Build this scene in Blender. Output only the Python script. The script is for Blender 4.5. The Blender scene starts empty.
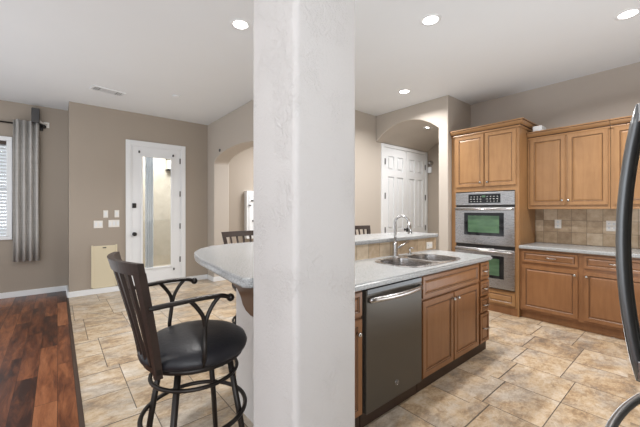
import bpy, bmesh, math, random
from mathutils import Vector, Matrix
random.seed(4)
C = bpy.context.scene.collection
PI = math.pi

# ------------------------------------------------------------------ camera, world, lights, exposure
sc = bpy.context.scene
cam = bpy.data.cameras.new('camera'); co = bpy.data.objects.new('camera', cam); C.objects.link(co)
co.location = (0, 0, 1.35); co.rotation_euler = (PI/2, 0, -math.radians(39.7))
cam.sensor_width = 36; cam.lens = 36*316.5/640; cam.shift_y = -3/640; cam.clip_start = 0.02
sc.camera = co
sc.view_settings.view_transform = 'Standard'; sc.view_settings.look = 'None'
sc.view_settings.gamma = 1; sc.view_settings.use_curve_mapping = False
sc.view_settings.exposure = 0.4
w = bpy.data.worlds.new('daylight'); sc.world = w; w.use_nodes = True
w.node_tree.nodes['Background'].inputs[0].default_value = (0.93, 0.96, 1.0, 1)
w.node_tree.nodes['Background'].inputs[1].default_value = 0.7

def area(name, loc, aim, size, power, col=(1, 1, 1), sy=None, spread=180):
    l = bpy.data.lights.new(name, 'AREA'); l.energy = power; l.color = col; l.size = size
    if sy: l.shape = 'RECTANGLE'; l.size_y = sy
    l.spread = math.radians(spread)
    o = bpy.data.objects.new(name, l); C.objects.link(o); o.location = loc
    o.rotation_euler = (Vector(aim)-Vector(loc)).to_track_quat('-Z', 'Y').to_euler()
    return o
# added fill lights, unseen: two broad panels behind the camera
area('side_fill', (-3.6, 1.5, 1.6), (2.5, 3.6, 1.3), 3.2, 14, (0.94, 0.97, 1.0), 2.2)
area('rear_fill', (-1.6, -2.9, 1.7), (2.2, 3.5, 1.4), 2.6, 62, (0.94, 0.97, 1.0), 2.0)
area('ceiling_fill', (-0.6, -1.6, 0.8), (-0.6, -1.6, 3), 2.4, 40, (0.96, 0.98, 1.0))  # unseen upward fill, this and the next two, added to brighten the ceiling
area('ceiling_fill', (-1.2, 4.2, 0.5), (-1.2, 4.2, 3), 2.6, 28, (0.93, 0.97, 1.0))
area('ceiling_fill', (2.9, 0.0, 0.5), (2.9, 0.0, 3), 1.6, 26, (0.90, 0.95, 1.0))
area('hall_light', (4.2, 5.0, 2.9), (4.0, 5.0, 0), 1.2, 75, (0.97, 0.98, 1.0))  # unseen overhead light inside the hall
area('patio_sky', (1.6, 7.5, 3.3), (1.6, 8.4, 0.8), 1.6, 95, (0.95, 0.97, 1.0), 0.8)

# ------------------------------------------------------------------ node helpers
class N:
    """a tiny expression builder on math nodes"""
    def __init__(s, nt, sock): s.nt = nt; s.s = sock
    def _op(s, op, *o):
        n = s.nt.nodes.new('ShaderNodeMath'); n.operation = op
        for i, a in enumerate((s,)+o):
            if isinstance(a, N): s.nt.links.new(a.s, n.inputs[i])
            else: n.inputs[i].default_value = a
        return N(s.nt, n.outputs[0])
    def __add__(s, o): return s._op('ADD', o)
    def __sub__(s, o): return s._op('SUBTRACT', o)
    def __mul__(s, o): return s._op('MULTIPLY', o)
    def __truediv__(s, o): return s._op('DIVIDE', o)
    def floor(s): return s._op('FLOOR')
    def mod(s, o): return s._op('FLOORED_MODULO', o)
    def lt(s, o): return s._op('LESS_THAN', o)
    def gt(s, o): return s._op('GREATER_THAN', o)
    def min(s, o): return s._op('MINIMUM', o)
    def max(s, o): return s._op('MAXIMUM', o)
    def abs(s): return s._op('ABSOLUTE')

def mat(name, col=(0.8, 0.8, 0.8), rough=0.5, metal=0.0, **kw):
    m = bpy.data.materials.new(name); m.use_nodes = True
    b = m.node_tree.nodes['Principled BSDF']
    b.inputs['Base Color'].default_value = (*col, 1); b.inputs['Roughness'].default_value = rough
    b.inputs['Metallic'].default_value = metal
    for k, v in kw.items(): b.inputs[k].default_value = v
    return m
def nodes(m): return m.node_tree, m.node_tree.nodes['Principled BSDF']
def pos(nt, scale=(1, 1, 1), obj=False, rot=(0, 0, 0)):
    t = nt.nodes.new('ShaderNodeTexCoord') if obj else nt.nodes.new('ShaderNodeNewGeometry')
    mp = nt.nodes.new('ShaderNodeMapping'); mp.inputs['Scale'].default_value = scale; mp.inputs['Rotation'].default_value = rot
    nt.links.new(t.outputs['Object' if obj else 'Position'], mp.inputs[0]); return mp.outputs[0]
def noise(nt, vec, scale, detail=4, rough=0.55, dist=0):
    n = nt.nodes.new('ShaderNodeTexNoise'); n.inputs['Scale'].default_value = scale
    n.inputs['Detail'].default_value = detail; n.inputs['Roughness'].default_value = rough; n.inputs['Distortion'].default_value = dist
    nt.links.new(vec, n.inputs['Vector']); return n.outputs['Fac']
def ramp(nt, fac, stops):
    r = nt.nodes.new('ShaderNodeValToRGB'); e = r.color_ramp.elements
    while len(e) < len(stops): e.new(0.5)
    for i, (p, c) in enumerate(stops): e[i].position = p; e[i].color = (*c, 1)
    nt.links.new(fac.s if isinstance(fac, N) else fac, r.inputs[0]); return r.outputs[0]
def mix(nt, fac, a, b, mode='MIX'):
    n = nt.nodes.new('ShaderNodeMix'); n.data_type = 'RGBA'; n.blend_type = mode
    for i, v in ((0, fac), (6, a), (7, b)):
        if isinstance(v, N): v = v.s
        if isinstance(v, (int, float)): n.inputs[i].default_value = v
        elif isinstance(v, tuple): n.inputs[i].default_value = (*v, 1)
        else: nt.links.new(v, n.inputs[i])
    return n.outputs[2]
def bump(nt, b, h, strength, dist=0.01):
    n = nt.nodes.new('ShaderNodeBump'); n.inputs['Strength'].default_value = strength; n.inputs['Distance'].default_value = dist
    nt.links.new(h.s if isinstance(h, N) else h, n.inputs['Height']); nt.links.new(n.outputs[0], b.inputs['Normal'])

def paint(name, col, bs=0.25, bscale=55, rough=0.75, dist=0.004):
    m = mat(name, col, rough); nt, b = nodes(m); p = pos(nt)
    n1 = noise(nt, p, bscale, 3, 0.6, 0.4)
    bump(nt, b, n1, bs, dist)
    c = mix(nt, noise(nt, p, 1.2, 2), tuple(x*0.97 for x in col), tuple(min(1, x*1.03) for x in col))
    nt.links.new(c, b.inputs['Base Color']); return m

M = {}
M['taupe'] = paint('taupe wall paint', (0.365, 0.315, 0.262))
M['beige'] = paint('light taupe wall paint', (0.50, 0.45, 0.395))
M['mid'] = paint('lit taupe kitchen paint', (0.51, 0.455, 0.405))  # same taupe with the kitchen wall's stronger light put into the colour
M['ceiling'] = paint('white ceiling paint', (0.76, 0.785, 0.81), 0.15, 40)
M['white'] = mat('white gloss paint', (0.78, 0.80, 0.82), 0.35)
M['plastic'] = mat('white plastic', (0.80, 0.78, 0.74), 0.4)
M['cream'] = mat('cream plastic', (0.66, 0.59, 0.43), 0.5)
M['black'] = mat('black metal', (0.012, 0.011, 0.011), 0.38)
M['blackp'] = mat('black glossy glass', (0.008, 0.008, 0.009), 0.08)
M['bronze'] = mat('dark bronze metal', (0.022, 0.017, 0.014), 0.36, 0.35)
M['rubber'] = mat('black rubber', (0.02, 0.02, 0.02), 0.7)
M['dgrey'] = mat('dark grey plastic', (0.06, 0.06, 0.062), 0.5)
M['chrome'] = mat('brushed nickel', (0.52, 0.515, 0.51), 0.22, 1.0)
M['slate'] = mat('slate coloured metal', (0.10, 0.092, 0.080), 0.42, 0.5)
M['handle'] = mat('dark stainless handle', (0.24, 0.25, 0.26), 0.3, 0.8)
M['glow'] = mat('lamp glow', (1, 1, 1), 0.5); _, b = nodes(M['glow'])
b.inputs['Emission Color'].default_value = (1, 0.97, 0.93, 1); b.inputs['Emission Strength'].default_value = 9

# stainless: brushed
m = M['steel'] = mat('brushed stainless steel', (0.46, 0.45, 0.45), 0.27, 1.0); nt, b = nodes(m)
n = noise(nt, pos(nt, (4, 4, 300)), 3, 2); nt.links.new(ramp(nt, n, [(0.3, (0.2,)*3), (0.7, (0.34,)*3)]), b.inputs['Roughness'])
# column plaster: knocked down texture, base colour lightened to imitate flash light
m = M['plaster'] = mat('flash-lit knockdown plaster', (0.66, 0.64, 0.625), 0.7); nt, b = nodes(m); p = pos(nt)
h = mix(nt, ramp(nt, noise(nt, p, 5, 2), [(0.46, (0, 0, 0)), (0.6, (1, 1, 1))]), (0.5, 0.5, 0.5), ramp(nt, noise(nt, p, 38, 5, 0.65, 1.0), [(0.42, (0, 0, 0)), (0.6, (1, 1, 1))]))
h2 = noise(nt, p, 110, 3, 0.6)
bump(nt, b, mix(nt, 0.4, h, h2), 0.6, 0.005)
# dark leather
m = M['leather'] = mat('black leather', (0.014, 0.014, 0.018), 0.42); nt, b = nodes(m)
bump(nt, b, noise(nt, pos(nt, obj=True), 60, 4), 0.3, 0.004)
# curtain fabric
m = M['curtain'] = mat('grey curtain cloth', (0.5, 0.48, 0.46), 0.9); nt, b = nodes(m)
z = noise(nt, pos(nt, (2, 2, 90)), 1.5, 2); c = mix(nt, z, (0.44, 0.43, 0.41), (0.60, 0.585, 0.565)); nt.links.new(c, b.inputs['Base Color'])

def wood(name, dark, light, axis='z', rough=0.36):
    m = mat(name, light, rough); nt, b = nodes(m)
    s = {'z': (9, 9, 1.0), 'y': (9, 1.0, 9), 'x': (1.0, 9, 9)}[axis]
    p = pos(nt, s)
    a = noise(nt, p, 2.2, 5, 0.62, 0.6); a2 = noise(nt, pos(nt), 3.0, 4, 0.6, 0.4)
    c = mix(nt, ramp(nt, a, [(0.3, dark), (0.7, light)]), ramp(nt, a, [(0.3, dark), (0.7, light)]), ramp(nt, a2, [(0.3, dark), (0.7, light)]))
    c = mix(nt, 0.45, ramp(nt, a, [(0.3, dark), (0.7, light)]), ramp(nt, a2, [(0.3, dark), (0.7, light)]))
    nt.links.new(c, b.inputs['Base Color']); return m
M['maple'] = wood('honey maple', (0.255, 0.130, 0.053), (0.375, 0.205, 0.088))
M['maple_h'] = wood('honey maple rail', (0.255, 0.130, 0.053), (0.375, 0.205, 0.088), 'y')
M['brownwood'] = wood('warm brown maple', (0.215, 0.098, 0.040), (0.32, 0.155, 0.068))
M['glaze'] = mat('dark glaze', (0.06, 0.026, 0.012), 0.45)
M['darkwood'] = wood('dark stained wood', (0.018, 0.011, 0.009), (0.042, 0.024, 0.017), 'z', 0.5)
M['corbel'] = mat('brown painted wood', (0.115, 0.062, 0.032), 0.45)
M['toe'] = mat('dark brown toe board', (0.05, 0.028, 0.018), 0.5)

# countertop: pale speckled solid surface
m = M['counter'] = mat('pale grey speckled counter', (0.6, 0.6, 0.6), 0.24); nt, b = nodes(m); p = pos(nt)
c = ramp(nt, noise(nt, p, 160, 2, 0.7), [(0.33, (0.19, 0.195, 0.195)), (0.5, (0.33, 0.34, 0.345)), (0.66, (0.43, 0.445, 0.45))])
nt.links.new(c, b.inputs['Base Color'])

# tile backsplash
def splash(name, axis, step=0.152, z0=0.914):
    m = mat(name, (0.4, 0.33, 0.25), 0.45); nt, b = nodes(m)
    g = nt.nodes.new('ShaderNodeNewGeometry'); sx = nt.nodes.new('ShaderNodeSeparateXYZ'); nt.links.new(g.outputs['Position'], sx.inputs[0])
    a = N(nt, sx.outputs[axis]); z = N(nt, sx.outputs[2])-z0
    row = (z/step).floor(); a2 = a+row.mod(2.0)*0.0
    col = (a2/step).floor(); fa = a2.mod(step); fz = z.mod(step)
    gr = (fa.lt(0.004)).max(fz.lt(0.004))
    wn = nt.nodes.new('ShaderNodeTexWhiteNoise'); wn.noise_dimensions = '2D'
    cx = nt.nodes.new('ShaderNodeCombineXYZ'); nt.links.new(col.s, cx.inputs[0]); nt.links.new(row.s, cx.inputs[1]); nt.links.new(cx.outputs[0], wn.inputs['Vector'])
    v = N(nt, wn.outputs['Value'])*0.45+N(nt, noise(nt, pos(nt), 14, 5, 0.65))*0.75-0.1
    c = ramp(nt, v, [(0.2, (0.30, 0.21, 0.13)), (0.5, (0.50, 0.38, 0.255)), (0.8, (0.68, 0.57, 0.43))])
    c = mix(nt, gr, c, (0.20, 0.155, 0.11)); nt.links.new(c, b.inputs['Base Color'])
    bump(nt, b, gr*-1.0, 0.4, 0.003); return m
M['splash'] = splash('tan wall tile', 1)
M['splash2'] = splash('honey wall tile', 0, 0.155, 0.905)

# tile floor: courses that step sideways every two tiles
m = M['tile'] = mat('stone look floor tile', (0.5, 0.42, 0.33), 0.33); nt, b = nodes(m)
g = nt.nodes.new('ShaderNodeNewGeometry'); sx = nt.nodes.new('ShaderNodeSeparateXYZ'); nt.links.new(g.outputs['Position'], sx.inputs[0])
u, v = N(nt, sx.outputs[0]), N(nt, sx.outputs[1])
j2 = ((v-u*0.12+0.048)/0.82).floor()
up = u+j2*0.085-2.72
i = (up/0.41).floor(); par = i.mod(2.0)
vv = v-((i+3.0)/2.0).floor()*0.098-0.531
mm = vv.mod(0.82); half = vv*0+0.41-par*0.05
g1 = up.mod(0.41).lt(0.006).max(mm.lt(0.006)); g1 = g1.max((mm-half).abs().lt(0.0045))
idv = (vv/0.82).floor()*2.0+mm.gt(half)
wn = nt.nodes.new('ShaderNodeTexWhiteNoise'); wn.noise_dimensions = '2D'
cx = nt.nodes.new('ShaderNodeCombineXYZ'); nt.links.new(i.s, cx.inputs[0]); nt.links.new(idv.s, cx.inputs[1]); nt.links.new(cx.outputs[0], wn.inputs['Vector'])
# shift the cloud pattern per tile
sh = nt.nodes.new('ShaderNodeVectorMath'); sh.operation = 'MULTIPLY_ADD'; nt.links.new(wn.outputs['Color'], sh.inputs[0]); sh.inputs[1].default_value = (9, 9, 9)
mp = nt.nodes.new('ShaderNodeMapping'); mp.inputs['Scale'].default_value = (1, 1.5, 1); mp.inputs['Rotation'].default_value = (0, 0, 0.5)
nt.links.new(g.outputs['Position'], mp.inputs[0]); nt.links.new(mp.outputs[0], sh.inputs[2])
cl = N(nt, noise(nt, sh.outputs[0], 3.6, 8, 0.68, 0.35)); fine = N(nt, noise(nt, sh.outputs[0], 20, 6, 0.75, 0.8))
val = cl*0.78+fine*0.55-0.09+N(nt, wn.outputs['Value'])*0.08-0.10
c = ramp(nt, val, [(0.32, (0.20, 0.155, 0.115)), (0.43, (0.36, 0.25, 0.15)), (0.54, (0.52, 0.40, 0.265)), (0.64, (0.58, 0.49, 0.38)), (0.78, (0.68, 0.62, 0.53))])
gy = ramp(nt, noise(nt, sh.outputs[0], 2.1, 6, 0.7, 0.6), [(0.44, (0, 0, 0)), (0.62, (0.75, 0.75, 0.75))])
c = mix(nt, gy, c, ramp(nt, val, [(0.32, (0.17, 0.15, 0.13)), (0.55, (0.40, 0.36, 0.31)), (0.78, (0.66, 0.63, 0.58))]))
c = mix(nt, g1, c, (0.10, 0.078, 0.06)); nt.links.new(c, b.inputs['Base Color'])
bump(nt, b, fine-g1, 0.25, 0.004)

# plank floor, boards run along Y
m = M['plank'] = mat('red brown plank floor', (0.2, 0.08, 0.04), 0.3); nt, b = nodes(m)
g = nt.nodes.new('ShaderNodeNewGeometry'); sx = nt.nodes.new('ShaderNodeSeparateXYZ'); nt.links.new(g.outputs['Position'], sx.inputs[0])
u, v = N(nt, sx.outputs[0]), N(nt, sx.outputs[1])
i = (u/0.125).floor(); vs = v+(i*0.437).mod(1.0)*1.2; j = (vs/1.2*1.0).floor()
gap = u.mod(0.125).lt(0.003).max(vs.mod(1.2).lt(0.004))
wn = nt.nodes.new('ShaderNodeTexWhiteNoise'); wn.noise_dimensions = '2D'
cx = nt.nodes.new('ShaderNodeCombineXYZ'); nt.links.new(i.s, cx.inputs[0]); nt.links.new(j.s, cx.inputs[1]); nt.links.new(cx.outputs[0], wn.inputs['Vector'])
sh = nt.nodes.new('ShaderNodeVectorMath'); sh.operation = 'MULTIPLY_ADD'; nt.links.new(wn.outputs['Color'], sh.inputs[0]); sh.inputs[1].default_value = (7, 7, 7)
mp = nt.nodes.new('ShaderNodeMapping'); mp.inputs['Scale'].default_value = (5, 0.7, 1); nt.links.new(g.outputs['Position'], mp.inputs[0]); nt.links.new(mp.outputs[0], sh.inputs[2])
val = N(nt, noise(nt, sh.outputs[0], 3.0, 7, 0.7, 0.5))*0.85+N(nt, wn.outputs['Value'])*0.34-0.11
c = ramp(nt, val, [(0.30, (0.03, 0.011, 0.007)), (0.44, (0.11, 0.036, 0.016)), (0.56, (0.22, 0.078, 0.032)), (0.74, (0.36, 0.15, 0.068))])
b.inputs['Specular IOR Level'].default_value = 0.3
c = mix(nt, gap, c, (0.03, 0.012, 0.008)); nt.links.new(c, b.inputs['Base Color'])

# green-tinted oven glass
m = M['ovenglass'] = mat('greenish oven window', (0.07, 0.13, 0.085), 0.1); nt, b = nodes(m)
c = mix(nt, noise(nt, pos(nt, (3, 3, 14)), 1.6, 3), (0.035, 0.075, 0.045), (0.12, 0.22, 0.12)); nt.links.new(c, b.inputs['Base Color'])
# thin clear glass
m = M['glass'] = bpy.data.materials.new('clear pane'); m.use_nodes = True; nt = m.node_tree
for n in list(nt.nodes): nt.nodes.remove(n)
o_ = nt.nodes.new('ShaderNodeOutputMaterial'); mx = nt.nodes.new('ShaderNodeMixShader'); tr = nt.nodes.new('ShaderNodeBsdfTransparent'); gl = nt.nodes.new('ShaderNodeBsdfGlossy')
gl.inputs['Roughness'].default_value = 0.05; mx.inputs[0].default_value = 0.1; tr.inputs[0].default_value = (0.95, 0.97, 0.98, 1)
nt.links.new(tr.outputs[0], mx.inputs[1]); nt.links.new(gl.outputs[0], mx.inputs[2]); nt.links.new(mx.outputs[0], o_.inputs[0])
M['stucco'] = mat('outdoor stucco', (0.5, 0.44, 0.34), 0.9); nt, b = nodes(M['stucco'])
c = mix(nt, noise(nt, pos(nt, (1, 1, 1)), 5, 6, 0.7), (0.36, 0.30, 0.215), (0.66, 0.59, 0.48)); nt.links.new(c, b.inputs['Base Color'])

# ------------------------------------------------------------------ mesh helpers
def tagp(o, label=None, cat=None, group=None, kind=None):
    if label: o['label'] = label
    if cat: o['category'] = cat
    if group: o['group'] = group
    if kind: o['kind'] = kind
    return o
def empty(name, loc, label, cat, rz=0, group=None):
    o = bpy.data.objects.new(name, None); C.objects.link(o); o.location = loc; o.rotation_euler = (0, 0, rz)
    o.empty_display_size = 0.1
    return tagp(o, label, cat, group)

class MB:
    def __init__(s): s.bm = bmesh.new(); s.mats = []
    def mi(s, m):
        m = M[m] if isinstance(m, str) else m
        if m not in s.mats: s.mats.append(m)
        return s.mats.index(m)
    def _fin(s, faces, m, smooth):
        k = s.mi(m)
        for f in faces: f.material_index = k; f.smooth = smooth
    def box(s, x0, x1, y0, y1, z0, z1, m, bev=0.0, seg=2, smooth=False):
        t = bmesh.new(); bmesh.ops.create_cube(t, size=1)
        x0, x1 = min(x0, x1), max(x0, x1); y0, y1 = min(y0, y1), max(y0, y1); z0, z1 = min(z0, z1), max(z0, z1)
        for v in t.verts: v.co = Vector(((x0+x1)/2+v.co.x*(x1-x0), (y0+y1)/2+v.co.y*(y1-y0), (z0+z1)/2+v.co.z*(z1-z0)))
        if bev: bmesh.ops.bevel(t, geom=t.edges[:], offset=min(bev, 0.45*min(x1-x0, y1-y0, z1-z0)), segments=seg, affect='EDGES', profile=0.5)
        return s.merge(t, m, smooth)
    def merge(s, t, m=None, smooth=False, mtx=None):
        if mtx is not None: bmesh.ops.transform(t, matrix=mtx, verts=t.verts[:])
        vm = {v: s.bm.verts.new(v.co) for v in t.verts}
        out = []
        for f in t.faces:
            try: nf = s.bm.faces.new([vm[v] for v in f.verts])
            except ValueError: continue
            nf.material_index = f.material_index; nf.smooth = f.smooth; out.append(nf)
        if m is not None: s._fin(out, m, smooth)
        t.free(); return s
    def tube(s, pts, r, m, seg=10, closed=False, cap=True, flat=None):
        pts = [Vector(p) for p in pts]; n = len(pts)
        rs = r if isinstance(r, (list, tuple)) else [r]*n
        rings = []; up = None
        for i in range(n):
            a = pts[(i-1) % n] if (closed or i > 0) else pts[0]; b_ = pts[(i+1) % n] if (closed or i < n-1) else pts[-1]
            d = (b_-a).normalized()
            if up is None: up = Vector((0, 0, 1)) if abs(d.z) < 0.9 else Vector((1, 0, 0))
            sd = d.cross(up).normalized(); up = sd.cross(d).normalized()
            fx, fy = flat if flat else (1, 1)
            rings.append([s.bm.verts.new(pts[i]+(sd*math.cos(2*PI*k/seg)*fx+up*math.sin(2*PI*k/seg)*fy)*rs[i]) for k in range(seg)])
        fs = []
        for i in range(n if closed else n-1):
            A, B = rings[i], rings[(i+1) % n]
            for k in range(seg): fs.append(s.bm.faces.new((A[k], A[(k+1) % seg], B[(k+1) % seg], B[k])))
        if cap and not closed: fs.append(s.bm.faces.new(rings[0])); fs.append(s.bm.faces.new(rings[-1][::-1]))
        s._fin(fs, m, True); return s
    def ball(s, c, r, m, sc=(1, 1, 1)):
        t = bmesh.new(); bmesh.ops.create_uvsphere(t, u_segments=14, v_segments=9, radius=r)
        for v in t.verts: v.co = Vector((v.co.x*sc[0], v.co.y*sc[1], v.co.z*sc[2]))+Vector(c)
        return s.merge(t, m, True)
    def lathe(s, prof, m, c=(0, 0, 0), axis='z', seg=28, cap=True):
        rings = []
        for r, h in prof:
            ring = []
            for k in range(seg):
                a = 2*PI*k/seg; p = (r*math.cos(a), r*math.sin(a), h)
                if axis == 'x': p = (p[2], p[0], p[1])
                elif axis == 'y': p = (p[1], p[2], p[0])
                ring.append(s.bm.verts.new(Vector(p)+Vector(c)))
            rings.append(ring)
        fs = [s.bm.faces.new((A[k], A[(k+1) % seg], B[(k+1) % seg], B[k])) for A, B in zip(rings, rings[1:]) for k in range(seg)]
        s._fin(fs, m, True)
        if cap: s._fin([s.bm.faces.new(rings[0][::-1]), s.bm.faces.new(rings[-1])], m, False)
        return s
    def prism(s, poly, a0, a1, m, axis='z', bev=0.0, seg=3, smooth=False):
        """extrude a 2-D outline: axis z: (x,y); axis x: (y,z); axis y: (x,z)"""
        def P(p, a): return {'z': (p[0], p[1], a), 'x': (a, p[0], p[1]), 'y': (p[0], a, p[1])}[axis]
        t = bmesh.new()
        A = [t.verts.new(P(p, a0)) for p in poly]; B = [t.verts.new(P(p, a1)) for p in poly]
        fa = t.faces.new(A); fb = t.faces.new(B[::-1])
        for k in range(len(poly)): t.faces.new((A[k], A[(k+1) % len(poly)], B[(k+1) % len(poly)], B[k]))
        bmesh.ops.recalc_face_normals(t, faces=t.faces[:])
        if bev:
            es = [e for e in t.edges if (e.verts[0] in A) == (e.verts[1] in A)]
            bmesh.ops.bevel(t, geom=es, offset=bev, segments=seg, affect='EDGES', profile=0.5)
        ng = [f for f in t.faces if len(f.verts) > 4]
        bmesh.ops.triangulate(t, faces=ng)
        return s.merge(t, m, smooth)
    def build(s, name, parent=None, loc=None, auto=None):
        bmesh.ops.recalc_face_normals(s.bm, faces=s.bm.faces[:])
        me = bpy.data.meshes.new(name); s.bm.to_mesh(me); s.bm.free()
        for m in s.mats: me.materials.append(m)
        o = bpy.data.objects.new(name, me); C.objects.link(o)
        if parent: o.parent = parent
        if loc: o.location = loc
        return o
def under(o, parent):          # parent world-built geometry to an Empty placed somewhere
    bpy.context.view_layer.update()
    o.parent = parent; o.matrix_parent_inverse = parent.matrix_world.inverted(); return o
def struct(mb, name): return tagp(mb.build(name), kind='structure')
def copy_tree(o, parent=None):
    c = o.copy(); C.objects.link(c)
    if parent: c.parent = parent
    for ch in o.children: copy_tree(ch, c)
    return c

CE = 3.04
# ------------------------------------------------------------------ floors and ceiling
m_ = MB(); m_.box(0.12, 7.0, -1.6, 6.4, -0.1, 0, 'tile'); struct(m_, 'floor')
m_ = MB(); m_.box(-4.2, 0.117, -3.2, 6.95, -0.1, 0, 'plank'); struct(m_, 'floor_wood')
m_ = MB(); m_.box(0.105, 0.135, -1.6, 6.25, -0.005, 0.006, 'toe', 0.003); struct(m_, 'trim_1')
m_ = MB(); m_.box(-4.2, 7.0, -3.2, 6.99, CE, CE+0.12, 'ceiling'); struct(m_, 'ceiling')

# ------------------------------------------------------------------ walls
# garden-door wall, y = 6.25, opening x .98 .. 1.79
m_ = MB(); m_.prism([(0.14, 0), (0.975, 0), (0.975, 2.475), (1.80, 2.475), (1.80, 0), (5.4, 0), (5.4, CE), (0.14, CE)], 6.25, 6.40, 'taupe', 'y'); struct(m_, 'wall_back')
m_ = MB(); m_.box(0.14, 0.29, 6.40, 6.99, 0, CE, 'taupe'); struct(m_, 'wall_return')
m_ = MB()
m_.box(-4.2, -1.9, 6.84, 6.99, 0, CE, 'taupe'); m_.box(-0.535, 0.14, 6.84, 6.99, 0, CE, 'taupe')
m_.box(-1.9, -0.535, 6.84, 6.99, 0, 0.95, 'taupe'); m_.box(-1.9, -0.535, 6.84, 6.99, 2.48, CE, 'taupe'); struct(m_, 'wall_left')
# arch wall x = 2.29
def arch(y0, y1, zs, rise, n=22, p=2.0):
    c = (y0+y1)/2; h = (y1-y0)/2; out = []
    for k in range(n+1):
        t = PI-PI*k/n; cs = math.cos(t); sn = math.sin(t)
        out.append((c+h*math.copysign(abs(cs)**(2/p), cs), zs+rise*abs(sn)**(2/p)))
    return out
a = arch(3.93, 5.91, 2.235, 0.205)
m_ = MB(); m_.prism([(3.72, 0), (3.93, 0)]+a+[(5.91, 0), (6.25, 0), (6.25, CE), (3.72, CE)], 2.29, 2.59, 'beige', 'x', 0.012); struct(m_, 'wall_arch')
m_ = MB(); m_.box(2.59, 6.16, 3.72, 3.84, 0, CE, 'beige'); struct(m_, 'wall_middle')
m_ = MB(); m_.box(5.4, 5.55, 3.84, 6.40, 0, CE, 'beige'); struct(m_, 'wall_hall')
# vaulted passage block
def segarch(y0, y1, zs, rise, n=24):
    c = (y0+y1)/2; h = (y1-y0)/2; R = (h*h+rise*rise)/(2*rise); zc = zs+rise-R; a0 = math.asin(h/R)
    return [(c+R*math.sin(-a0+2*a0*k/n), zc+R*math.cos(-a0+2*a0*k/n)) for k in range(n+1)]
a = segarch(2.512, 3.705, 2.585, 0.235)
m_ = MB(); m_.prism([(2.362, 0), (2.512, 0)]+a+[(3.72, 2.585), (3.72, CE), (2.362, CE)], 4.39, 6.04, 'beige', 'x', 0.012); struct(m_, 'wall_archway')
m_ = MB(); m_.box(6.04, 6.16, 2.2, 3.72, 0, CE, 'taupe'); struct(m_, 'wall_passage')
m_ = MB(); m_.box(5.10, 5.25, -1.6, 2.362, 0, CE, 'mid'); struct(m_, 'wall_kitchen')
m_ = MB(); m_.box(0.30, 5.10, -0.95, -0.82, 0, CE, 'taupe'); struct(m_, 'wall_right')
# column and the low bar wall
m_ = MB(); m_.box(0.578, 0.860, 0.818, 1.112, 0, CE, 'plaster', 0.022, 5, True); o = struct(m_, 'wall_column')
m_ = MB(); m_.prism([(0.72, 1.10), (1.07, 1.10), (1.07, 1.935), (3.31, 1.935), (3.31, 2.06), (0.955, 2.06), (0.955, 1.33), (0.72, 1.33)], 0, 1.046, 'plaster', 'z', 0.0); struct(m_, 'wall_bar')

# baseboards
def bb(name, x0, x1, y0, y1):
    m_ = MB(); m_.box(x0, x1, y0, y1, 0, 0.088, 'white', 0.004); struct(m_, name)
bb('baseboard_back', 0.14, 0.895, 6.232, 6.25); bb('baseboard_door', 1.87, 2.29, 6.232, 6.25)
bb('baseboard_left', -4.2, 0.122, 6.822, 6.84); bb('baseboard_return', 0.122, 0.14, 6.232, 6.84)
bb('baseboard_arch', 2.272, 2.29, 5.91, 6.232); bb('baseboard_jamb', 2.272, 2.60, 5.892, 5.91)
bb('baseboard_hall', 2.60, 5.4, 6.232, 6.25); bb('baseboard_middle', 2.59, 4.53, 3.702, 3.72)
bb('baseboard_passage', 6.022, 6.04, 2.515, 3.70)

# ------------------------------------------------------------------ garden door with long glass
cas = MB()
for x0, x1, z0, z1 in ((0.895, 0.968, 0, 2.56), (1.797, 1.868, 0, 2.56), (0.968, 1.797, 2.487, 2.56)):
    cas.box(x0, x1, 6.225, 6.262, z0, z1, 'white', 0.006)
for x0, x1, z0, z1 in ((0.968, 0.99, 0, 2.487), (1.775, 1.797, 0, 2.487), (0.99, 1.775, 2.465, 2.487)): cas.box(x0, x1, 6.235, 6.40, z0, z1, 'white')
struct(cas, 'trim_2')
d = MB(); Y0, Y1 = 6.242, 6.286
d.box(0.992, 1.135, Y0, Y1, 0.01, 2.463, 'white'); d.box(1.625, 1.773, Y0, Y1, 0.01, 2.463, 'white')
d.box(1.135, 1.625, Y0, Y1, 0.01, 0.325, 'white'); d.box(1.135, 1.625, Y0, Y1, 2.305, 2.463, 'white')
door1 = struct(d, 'door_1')
f = MB()
for x0, x1, z0, z1 in ((1.118, 1.15, 0.308, 2.322), (1.61, 1.642, 0.308, 2.322), (1.15, 1.61, 0.308, 0.34), (1.15, 1.61, 2.29, 2.322)): f.box(x0, x1, 6.228, 6.244, z0, z1, 'white', 0.005)
f.build('glass_frame', door1)
g_ = MB(); g_.box(1.135, 1.625, 6.262, 6.268, 0.325, 2.305, 'glass'); g_.build('pane', door1)
k_ = MB(); k_.box(0.988, 1.05, 6.222, 6.242, 1.395, 1.475, 'black', 0.006); tagp(k_.build('deadbolt', door1), 'square black deadbolt')
k_ = MB(); k_.lathe([(0.032, 0), (0.032, -0.012), (0.014, -0.02), (0.014, -0.035), (0.032, -0.045), (0.034, -0.06), (0.018, -0.075)], 'black', (1.02, 6.242, 0.945), 'y', 18); tagp(k_.build('door_knob', door1), 'round black door knob')
for z in (2.27, 1.66, 1.06, 0.44):
    h_ = MB(); h_.box(1.762, 1.778, 6.226, 6.244, z-0.05, z+0.05, 'bronze', 0.003); h_.build('hinge', door1)
for x, z in ((1.095, 2.37), (1.648, 2.36), (1.66, 0.27)):
    h_ = MB(); h_.box(x-0.012, x+0.012, 6.218, 6.242, z-0.02, z+0.02, 'dgrey', 0.004); h_.build('shade_bracket', door1)
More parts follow.
